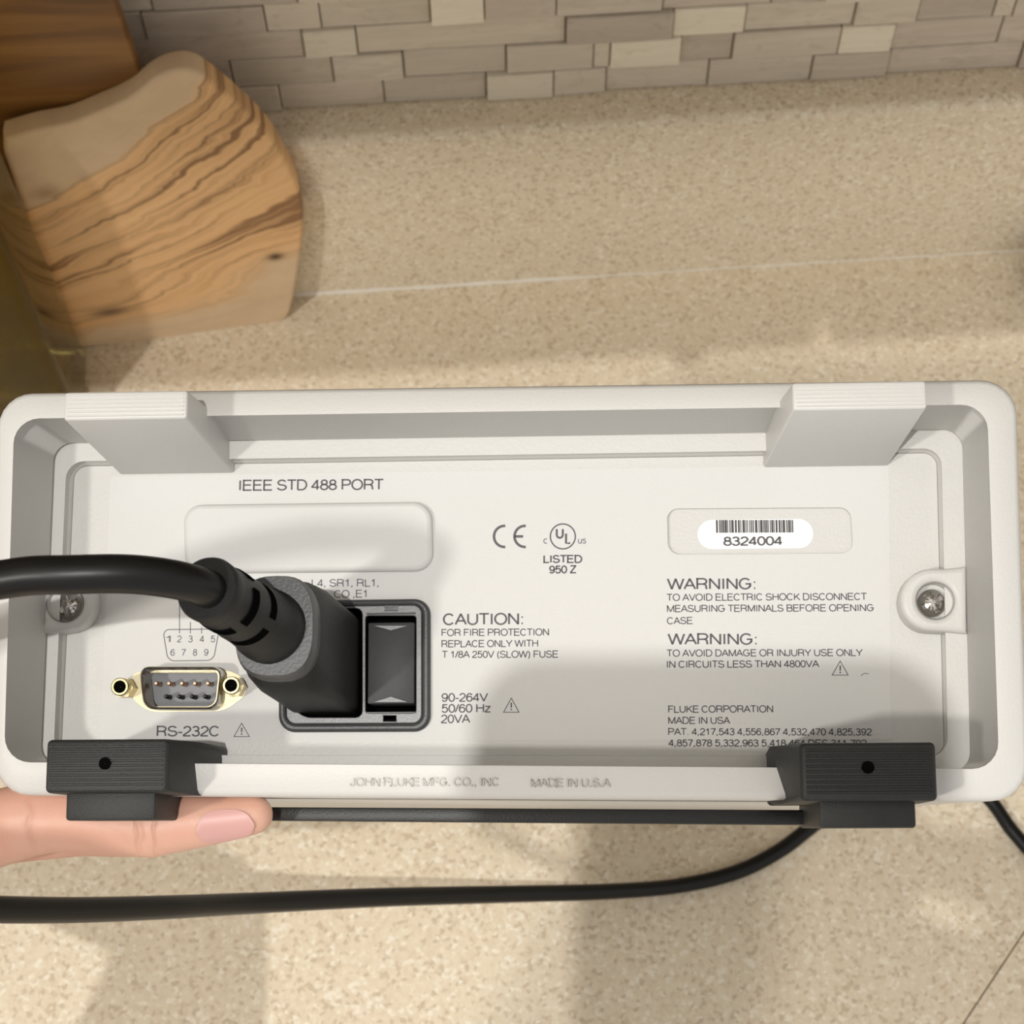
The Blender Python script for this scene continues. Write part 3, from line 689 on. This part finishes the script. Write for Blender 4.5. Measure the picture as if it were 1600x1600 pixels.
def text_mesh(s, wd):
    V, Fc, x = [], [], 0.0
    for ch in s:
        adv, st = GL[ch]
        for pl in split_sharp(st, wd):
            q = [Vector((p[0]+x, p[1])) for p in pl]; n = len(q); closed = n > 6 and (q[0]-q[-1]).length < 1e-4
            if closed: q = q[:-1]; n -= 1
            base = len(V)
            for i in range(n):
                a = (q[i]-q[i-1]).normalized() if (i or closed) else (q[1]-q[0]).normalized()
                b = (q[(i+1) % n]-q[i]).normalized() if (i < n-1 or closed) else a
                if not (i or closed): a = b
                na, nb = Vector((-a.y, a.x)), Vector((-b.y, b.x)); m = na+nb
                m = m/max(m.dot(na), .6) if m.length > .1 else na
                V += [(q[i]+m*wd/2), (q[i]-m*wd/2)]
            for i in range(n if closed else n-1):
                j = (i+1) % n; Fc.append((base+2*i, base+2*i+1, base+2*j+1, base+2*j))
        x += adv
    return V, Fc
def text(name, lines, mat, parent=None, w=WP, z=None, bold=0, extrude=0, wd=.16):
    """lines: (string, x0, x1, baseline at x0, baseline at x1, cap height) in photograph pixels, joined into one printed block"""
    bm = bmesh.new()
    for s, x0, x1, b0, b1, h in lines:
        V, Fc = text_mesh(s, wd+bold)
        xs = [v[0] for v in V]; m0, m1 = min(xs), max(xs)
        A, B_ = P(x0, b0, w), P(x1, b1, w); T_ = P(x0, b0-h, w)
        ex = Vector((B_.x-A.x, B_.y-A.y, 0)); L_ = ex.length; ex.normalize(); ey = Vector((-ex.y, ex.x, 0)); hs = (T_.y-A.y)/(1+wd)
        vs = []
        for v in V:
            co = Vector((A.x, A.y, 0)) + ex*((v[0]-m0)/(m1-m0)*L_) + ey*((v[1]+wd/2)*hs); co.z = z if z is not None else ZT
            vs.append(bm.verts.new(co))
        for f in Fc: bm.faces.new([vs[i] for i in f])
    if extrude:
        r = bmesh.ops.extrude_face_region(bm, geom=bm.faces[:])
        bmesh.ops.translate(bm, verts=[g_ for g_ in r['geom'] if isinstance(g_, bmesh.types.BMVert)], vec=(0, 0, extrude))
    return from_bm(name, bm, mat, parent or meter, 0)
text('port_title', [('IEEE STD 488 PORT', 374, 599, 767.5, 766, 17.5)], INK)
text('port_code', [('L4, SR1, RL1,', 487, 592, 917.5, 917, 12.5), ('O, CO ,E1', 500, 573, 935, 934, 12.5)], INKL)
text('listing_text', [('LISTED', 849, 910, 880, 880, 12.5), ('950 Z', 858, 901, 896.5, 896, 12.5)], INK, bold=.05)
text('listing_text', [('c', 849, 855, 850, 850, 11), ('us', 903, 916, 850, 850, 11)], INKL)
text('serial_number', [('8324004', 1130, 1222, 853, 852, 14.5)], INK, st, WP+.0006, -(WP+.00058), .03)
text('warning_title', [('WARNING:', 1042, 1180, 922, 921.5, 18.5)], INK)
text('warning_text', [('TO AVOID ELECTRIC SHOCK DISCONNECT', 1042, 1354, 939.5, 938, 11.5), ('MEASURING TERMINALS BEFORE OPENING', 1042, 1365, 957, 955.5, 11.5), ('CASE', 1042, 1082, 976, 975.5, 11.5)], INK)
text('warning_title', [('WARNING:', 1043, 1182, 1008, 1008, 18.5)], INK)
text('warning_text', [('TO AVOID DAMAGE OR INJURY USE ONLY', 1042, 1348, 1026.5, 1025.5, 11.5), ('IN CIRCUITS LESS THAN 4800VA', 1042, 1280, 1044, 1043, 11.5)], INK)
text('maker_text', [('FLUKE CORPORATION', 1044, 1208, 1114, 1113.5, 11.5), ('MADE IN USA', 1044, 1141, 1131.5, 1131.5, 11.5), ('PAT. 4,217,543 4,556,867 4,532,470 4,825,392', 1044, 1362, 1149, 1149.5, 11.5), ('4,857,878 5,332,963 5,418,464 DES 311,792', 1044, 1354, 1166.5, 1167, 11.5)], INK)
text('caution_title', [('CAUTION:', 692, 817, 977.5, 976.5, 19)], INK)
text('caution_text', [('FOR FIRE PROTECTION', 690, 858, 994.5, 993.5, 11.5), ('REPLACE ONLY WITH', 690, 841, 1012, 1011, 11.5), ('T 1/8A 250V (SLOW) FUSE', 691, 872, 1028.5, 1028, 11.5)], INK)
text('rating_text', [('90-264V', 690, 763, 1097, 1096.5, 14), ('50/60 Hz', 690, 767, 1114, 1113.5, 14), ('20VA', 689, 735, 1130.5, 1130, 14)], INK)
text('serial_title', [('RS-232C', 245, 342, 1151, 1151, 17)], INK)
text('pin_diagram_numbers', [(s, x, x+7, 1004, 1004, 11) for s, x in zip('12345', (260, 277, 294.5, 312, 329.5))] + [(s, x, x+7, 1025, 1025, 11) for s, x in zip('6789', (266.5, 284, 301.5, 319))], INKL)
text('embossed_maker', [('JOHN FLUKE MFG. CO., INC', 546, 778, 1229, 1229, 13.5), ('MADE IN U.S.A', 829, 954, 1230.5, 1230.5, 13.5)], EMBOSS, None, 0.0, .00005, .04, .00028)
def stroke(bm, pts, wd, w=WP, z=None, closed=False):          # flat printed line
    z = ZT if z is None else z
    q = [Vector(P2(*p, w)) for p in pts]; n = len(q); L_, R_ = [], []
    for i in range(n):
        a = q[i-1] if (i > 0 or closed) else q[i]; b = q[(i+1) % n] if (i < n-1 or closed) else q[i]
        t = (b-a).normalized(); nn = Vector((-t.y, t.x))*wd*.5*.1395e-3
        L_.append(bm.verts.new((q[i].x+nn.x, q[i].y+nn.y, z))); R_.append(bm.verts.new((q[i].x-nn.x, q[i].y-nn.y, z)))
    for i in range(n if closed else n-1):
        j = (i+1) % n; bm.faces.new((L_[i], R_[i], R_[j], L_[j]))
def arc(cx, cy, r, a0, a1, n=24): return [(cx+r*math.cos(math.radians(a0+(a1-a0)*i/n)), cy-r*math.sin(math.radians(a0+(a1-a0)*i/n))) for i in range(n+1)]
bm = bmesh.new(); stroke(bm, arc(788.5, 838.5, 16.5, 86, 274), 4.2); stroke(bm, arc(820.5, 838.5, 16.5, 86, 274), 4.2); stroke(bm, [(804, 838.5), (817.5, 838.5)], 4.2)
from_bm('conformity_mark', bm, INK, meter, 0)
bm = bmesh.new(); stroke(bm, arc(879.5, 838.5, 19.5, 0, 360, 40)[:-1], 2.3, closed=True)
stroke(bm, [(870, 827), (870, 836)]+arc(874.7, 836, 4.7, 180, 360, 10)[1:-1]+[(879.4, 836), (879.4, 827)], 3.4); stroke(bm, [(884.5, 834), (884.5, 849), (891, 849)], 3.6)
from_bm('listing_mark', bm, INK, meter, 0)
def tri(x0, x1, yt, yb):
    cx = (x0+x1)/2; bm = bmesh.new(); stroke(bm, [(cx, yt+2), (x1-2, yb-1), (x0+2, yb-1)], 2.4, closed=True)
    stroke(bm, [(cx, yt+9), (cx, yb-8)], 2.2); stroke(bm, [(cx, yb-6.3), (cx, yb-4)], 2.2); from_bm('hazard_triangle', bm, INK, meter, 0)
tri(1298, 1327, 1031, 1056); tri(785, 813, 1089, 1114); tri(364, 392, 1128, 1152)
bm = bmesh.new()
dd = [(p.x, p.y) for p in round_poly([(255, 984), (343, 983), (334, 1032), (263, 1033)], 10, 5)]
stroke(bm, dd, 1.6, closed=True)
for x, y0 in ((281, 935), (298, 972), (315.5, 980)): stroke(bm, [(x, y0), (x, 990)], 1.5)
from_bm('pin_diagram', bm, INKL, meter, 0)
bm = bmesh.new()                                             # small speck of dirt on the panel
stroke(bm, [(1345, 1056), (1350, 1052), (1357, 1053)], 1.2); from_bm('scuff_mark', bm, INKL, meter, 0)

# ------------------------------------------------------------------ power cord with its plug
cord = tag(empty('power_cord', mat=MM), 'black power cord plugged into the meter and looping across the counter', 'power cord')
PB = P(505, 1036, .0232); PF = P(428, 978, -.020)
def ring(c, hx_, hy_, r, w, n=5): return [Vector((p[0], p[1], -w)) for p in round_poly([(c.x-hx_, c.y-hy_), (c.x+hx_, c.y-hy_), (c.x+hx_, c.y+hy_), (c.x-hx_, c.y+hy_)], r, n)]
def mixv(a, b, t): return a*(1-t)+b*t
bm = bmesh.new()
secs = [(-.25, .0076, .0108, .002), (.0, .0078, .0110, .002), (.35, .0079, .0111, .003), (.62, .0083, .0112, .004), (.80, .0081, .0108, .0048), (.90, .0074, .0098, .0052)]
loft(bm, [ring(mixv(PB, PF, t), a, b, r, .0232+(-.020-.0232)*t) for t, a, b, r in secs], True, True)
from_bm('plug_body', bm, PLUGM, cord, 40)
bm = bmesh.new()                                              # collar at the front of the plug
def cring(t, a, b): 
    c = mixv(PB, PF, t); w = .0232+(-.020-.0232)*t
    return [Vector((c.x+a*math.copysign(abs(math.cos(k))**.72, math.cos(k)), c.y+b*math.copysign(abs(math.sin(k))**.72, math.sin(k)), -w)) for k in [2*math.pi*i/40 for i in range(40)]]
loft(bm, [cring(.86, .0076, .0098), cring(.88, .0082, .0104), cring(.96, .0083, .0105), cring(1.0, .0078, .0099), cring(1.0, .0064, .0082)], True, True)
from_bm('plug_collar', bm, DARKP, cord, 40)
# strain relief: tapering sleeve with flex slots
S0 = P(418, 978, -.020); S1 = P(322, 919, -.046); ax = (S1-S0).normalized()
bm = bmesh.new(); prs = []
def relief(t): return S0+(S1-S0)*t
def rr_(t): return .0068-.0004*t if t < .9 else .0064
steps = [(-.05, .0076), (.06, .0074), (.10, .0069), (.24, .0067), (.27, .0066), (.80, .0061), (.86, .0061), (.88, .0062), (.97, .0063), (1.0, .0060)]
tube(bm, [relief(t) for t, r in steps], [r for t, r in steps], 36, True)
sr = from_bm('strain_relief', bm, PLUGM, cord, 40)
cz = (MI.to_3x3() @ CB); e1 = (cz-ax*cz.dot(ax)).normalized(); e2 = ax.cross(e1)
for t, off in ((.40, .35), (.68, -.25)):
    for k0 in (-1, 1):
        for side in (0, math.pi):
            ph = off+side+k0*.78; bm = bmesh.new(); L0 = []
            for k in range(13):
                a = ph-.60+1.2*k/12; L0.append(e1*math.cos(a)+e2*math.sin(a))
            r0, r1, hw = .0050, .00672-.0004*t, ax*.00125; c = relief(t)
            loft(bm, [[c+d*r0-hw for d in L0], [c+d*r1-hw for d in L0], [c+d*r1+hw for d in L0], [c+d*r0+hw for d in L0]], False, False, False)
            from_bm('flex_slot', bm, VOID, sr, 30)  # slightly proud black strips, shade of the deep slots put into their colour
# cord path (meter coordinates): out of the relief to the left, a loop out of frame, back across the counter, under the meter and away to the right
way = [(P(345, 933, -.041), 3.6), (P(318, 918, -.048), 3.6), (P(270, 905, -.054), 3.6), (P(200, 897, -.058), 3.6), (P(110, 898, -.060), 3.6), (P(20, 903, -.060), 3.6), (P(-120, 935, -.058), 3.6), (P(-260, 1010, -.05), 3.6)]
wd = [(at(-420, 1180, .365), 3.5), (at(-380, 1330, .40), 3.4), (at(-220, 1405, .425), 3.4), (at(-60, 1419, .445), 3.4), (at(100, 1422, .475), 3.35), (at(250, 1418, .51), 3.3), (at(400, 1411, .555), 3.2), (at(600, 1402, .60), 3.1), (at(800, 1397, .645), 3.0), (at(950, 1393, .672), 2.9),
      (on_z(1060, 1384, .003), 2.8), (on_z(1150, 1363, .003), 2.8), (on_z(1215, 1331, .003), 2.8), (on_z(1268, 1291, .003), 2.8), (on_z(1330, 1240, .003), 2.8), (on_z(1410, 1205, .003), 2.8), (on_z(1490, 1205, .003), 2.8), (on_z(1545, 1248, .003), 2.6), (on_z(1585, 1302, .003), 2.6), (on_z(1640, 1355, .003), 2.6), (on_z(1760, 1420, .003), 2.7), (on_z(1950, 1400, .003), 2.7), (on_z(2300, 1100, .003), 2.7)]
allp = way + [(MI @ p, r) for p, r in wd]
cm = catmull([(p.x, p.y, p.z, r) for p, r in allp], 10)
bm = bmesh.new(); tube(bm, cm, [q[3]*1e-3 for q in cm], 20, True); from_bm('cord', bm, CORDM, cord, 60)

# ------------------------------------------------------------------ person: left hand under the meter, right hand with the phone
person = tag(empty('person', mat=Matrix.Translation(on_z(-300, 1700))), 'person with bare hands, left index finger supporting the meter from below', 'person')
def link_world(o): o.parent = person; o.matrix_parent_inverse = person.matrix_world.inverted(); return o
Wm = lambda px, py, w: MM @ P(px, py, w)
tip, dp, dip, mid, pip, mcp = Wm(396, 1273, .013), Wm(310, 1283, .013), Wm(236, 1291, .014), Wm(130, 1284, .015), Wm(30, 1284, .016), Wm(-235, 1400, .022)
idx = [(mcp, .0100), (Wm(-110, 1322, .021), .0088), (pip, .0082), (Wm(80, 1281, .016), .0072), (mid, .0067), (dip, .0069), (dp, .0058), (Wm(360, 1278, .013), .0050), (tip, .0044)]
def under(dx, dw, dy, ln):
    return [(Wm(-270+dx*.6-30, 1405+dy, .026+dw), .0105), (Wm(-110+dx, 1330+dy, .02+dw), .0092), (Wm(20+dx, 1288+dy, .016+dw), .0084), (Wm(150*ln+dx, 1283+dy, .015+dw), .0074), (Wm(240*ln+dx, 1286+dy, .015+dw), .0072), (Wm(340*ln+dx, 1282+dy, .015+dw), .0058)]
mid_f, ring_f, pink_f = under(-10, .019, 4, .92), under(-30, .037, 4, .80), under(-70, .054, 4, .6)
wrist = at(-300, 1590, .335)
thumb = [(at(-330, 1480, .355), .0150), (at(-300, 1330, .375), .0120), (at(-225, 1210, .388), .0098), (at(-150, 1110, .394), .0088), (at(-105, 1030, .398), .0068)]
palm = [[(f[0][0], f[0][1]*1.05), (wrist+(f[0][0]-wrist)*.45, .0140), (wrist+(f[0][0]-wrist)*.12, .0165)] for f in (idx, mid_f, ring_f, pink_f)]
web = [[(idx[0][0], .0105), (mid_f[0][0], .0105), (ring_f[0][0], .010), (pink_f[0][0], .0095)], [(wrist, .021), (thumb[0][0], .0165)], [(thumb[0][0], .015), (wrist+(idx[0][0]-wrist)*.6, .013)]]
fore = [[(wrist, .0215), (at(-400, 1830, .312), .0245), (at(-640, 2350, .285), .032), (at(-1000, 3200, .27), .040), (at(-1300, 4400, .235), .044)]]
lh = blob('left_hand', [idx, mid_f, ring_f, pink_f, thumb]+palm+web+fore, .0011, SKIN, None, 7); link_world(lh)
# finger nail: curved plate on the back of the index finger
axv = (Wm(400, 1273, .013)-Wm(316, 1282, .013)).normalized(); upv = (CB*.93 - CU*.30); upv = (upv-axv*upv.dot(axv)).normalized(); sdv = axv.cross(upv)
bm = bmesh.new(); rowsn = []
c0_ = Wm(314, 1282, .013); LN = (Wm(402, 1273, .013)-c0_).length
for i in range(13):
    t = i/12; r = .0056*(1-t)+.0045*t; half = .80*math.sqrt(max(0.015, 1-abs(2*t-1)**2.5))
    rowsn.append([c0_+axv*(LN*t)+(upv*math.cos(a)+sdv*math.sin(a))*(r-.0001+.0004*math.cos(a)) for a in [half*(k/6-1) for k in range(13)]])
loft(bm, rowsn, False, False, False); nl = from_bm('fingernail', bm, NAIL, None, 180)
nl.data.flip_normals() if nl.data.polygons[60].normal.dot(upv) < 0 else None
nl.parent = lh

CM = M4
Cw = lambda x, y, b: CM @ Vector((x, y, b))
# phone behind the lens
phone = tag(empty('smartphone', mat=CM @ Matrix.Translation((-.020, -.057, .008))), 'dark smartphone held up by the photographer, out of frame', 'smartphone')
bm = bmesh.new(); L = lambda i, z: [Vector((p[0], p[1], z)) for p in round_poly([(-.0358+i, -.073+i), (.0358-i, -.073+i), (.0358-i, .073-i), (-.0358+i, .073-i)], .0105-i, 8)]
loft(bm, [L(.0006, -.0039), L(0, -.0033), L(0, .0033), L(.0006, .0039)], True, True); from_bm('body', bm, DARKP, phone, 40)
plate('screen', [(p.x, p.y) for p in L(.002, 0)], .0041, .0003, VOID, phone)
for dx, dy in ((0, 0), (0, -.020), (-.019, -.010)):
    bm = bmesh.new(); lathe(bm, [(.0055, -.0038), (.0065, -.0038), (.0065, -.0050), (.0058, -.0052), (.0055, -.0050), (.0055, -.0038)], (.020+dx, .057+dy), 32); from_bm('lens_ring', bm, STEEL, phone, 40)
# right hand: thumb on the screen side, four fingers round the back, palm at the right edge
rm = [(.036, -.026), (.040, -.047), (.042, -.068), (.042, -.086)]
chains = []; kn = []
for i, (x, y) in enumerate(rm):
    ln = (1, 1.1, 1.0, .8)[i]; k0 = Cw(x+.022, y-.018, .012)
    kn.append(k0); chains.append([(k0, .0105), (Cw(x+.002, y, -.0035), .0088), (Cw(x-.018*ln, y+.004, -.0075), .0078), (Cw(x-.036*ln, y+.003, -.0050), .0066)])
wr = Cw(.092, -.155, .035)
chains += [[(k, .0115), (wr+(k-wr)*.45, .0150), (wr, .020)] for k in kn] + [[(kn[0], .011), (kn[1], .011), (kn[2], .0105), (kn[3], .010)]]
chains += [[(wr, .02), (Cw(.064, -.105, .032), .0165), (Cw(.044, -.070, .027), .0118), (Cw(.022, -.046, .022), .0095), (Cw(.000, -.034, .0195), .0075)]]
chains += [[(wr, .024), (Cw(.135, -.235, .052), .029), (Cw(.20, -.35, .085), .038), (Cw(.25, -.45, .11), .044), (Cw(.27, -.50, .20), .047)]]
rh = blob('right_hand', chains, .0016, SKIN, None, 6); link_world(rh)
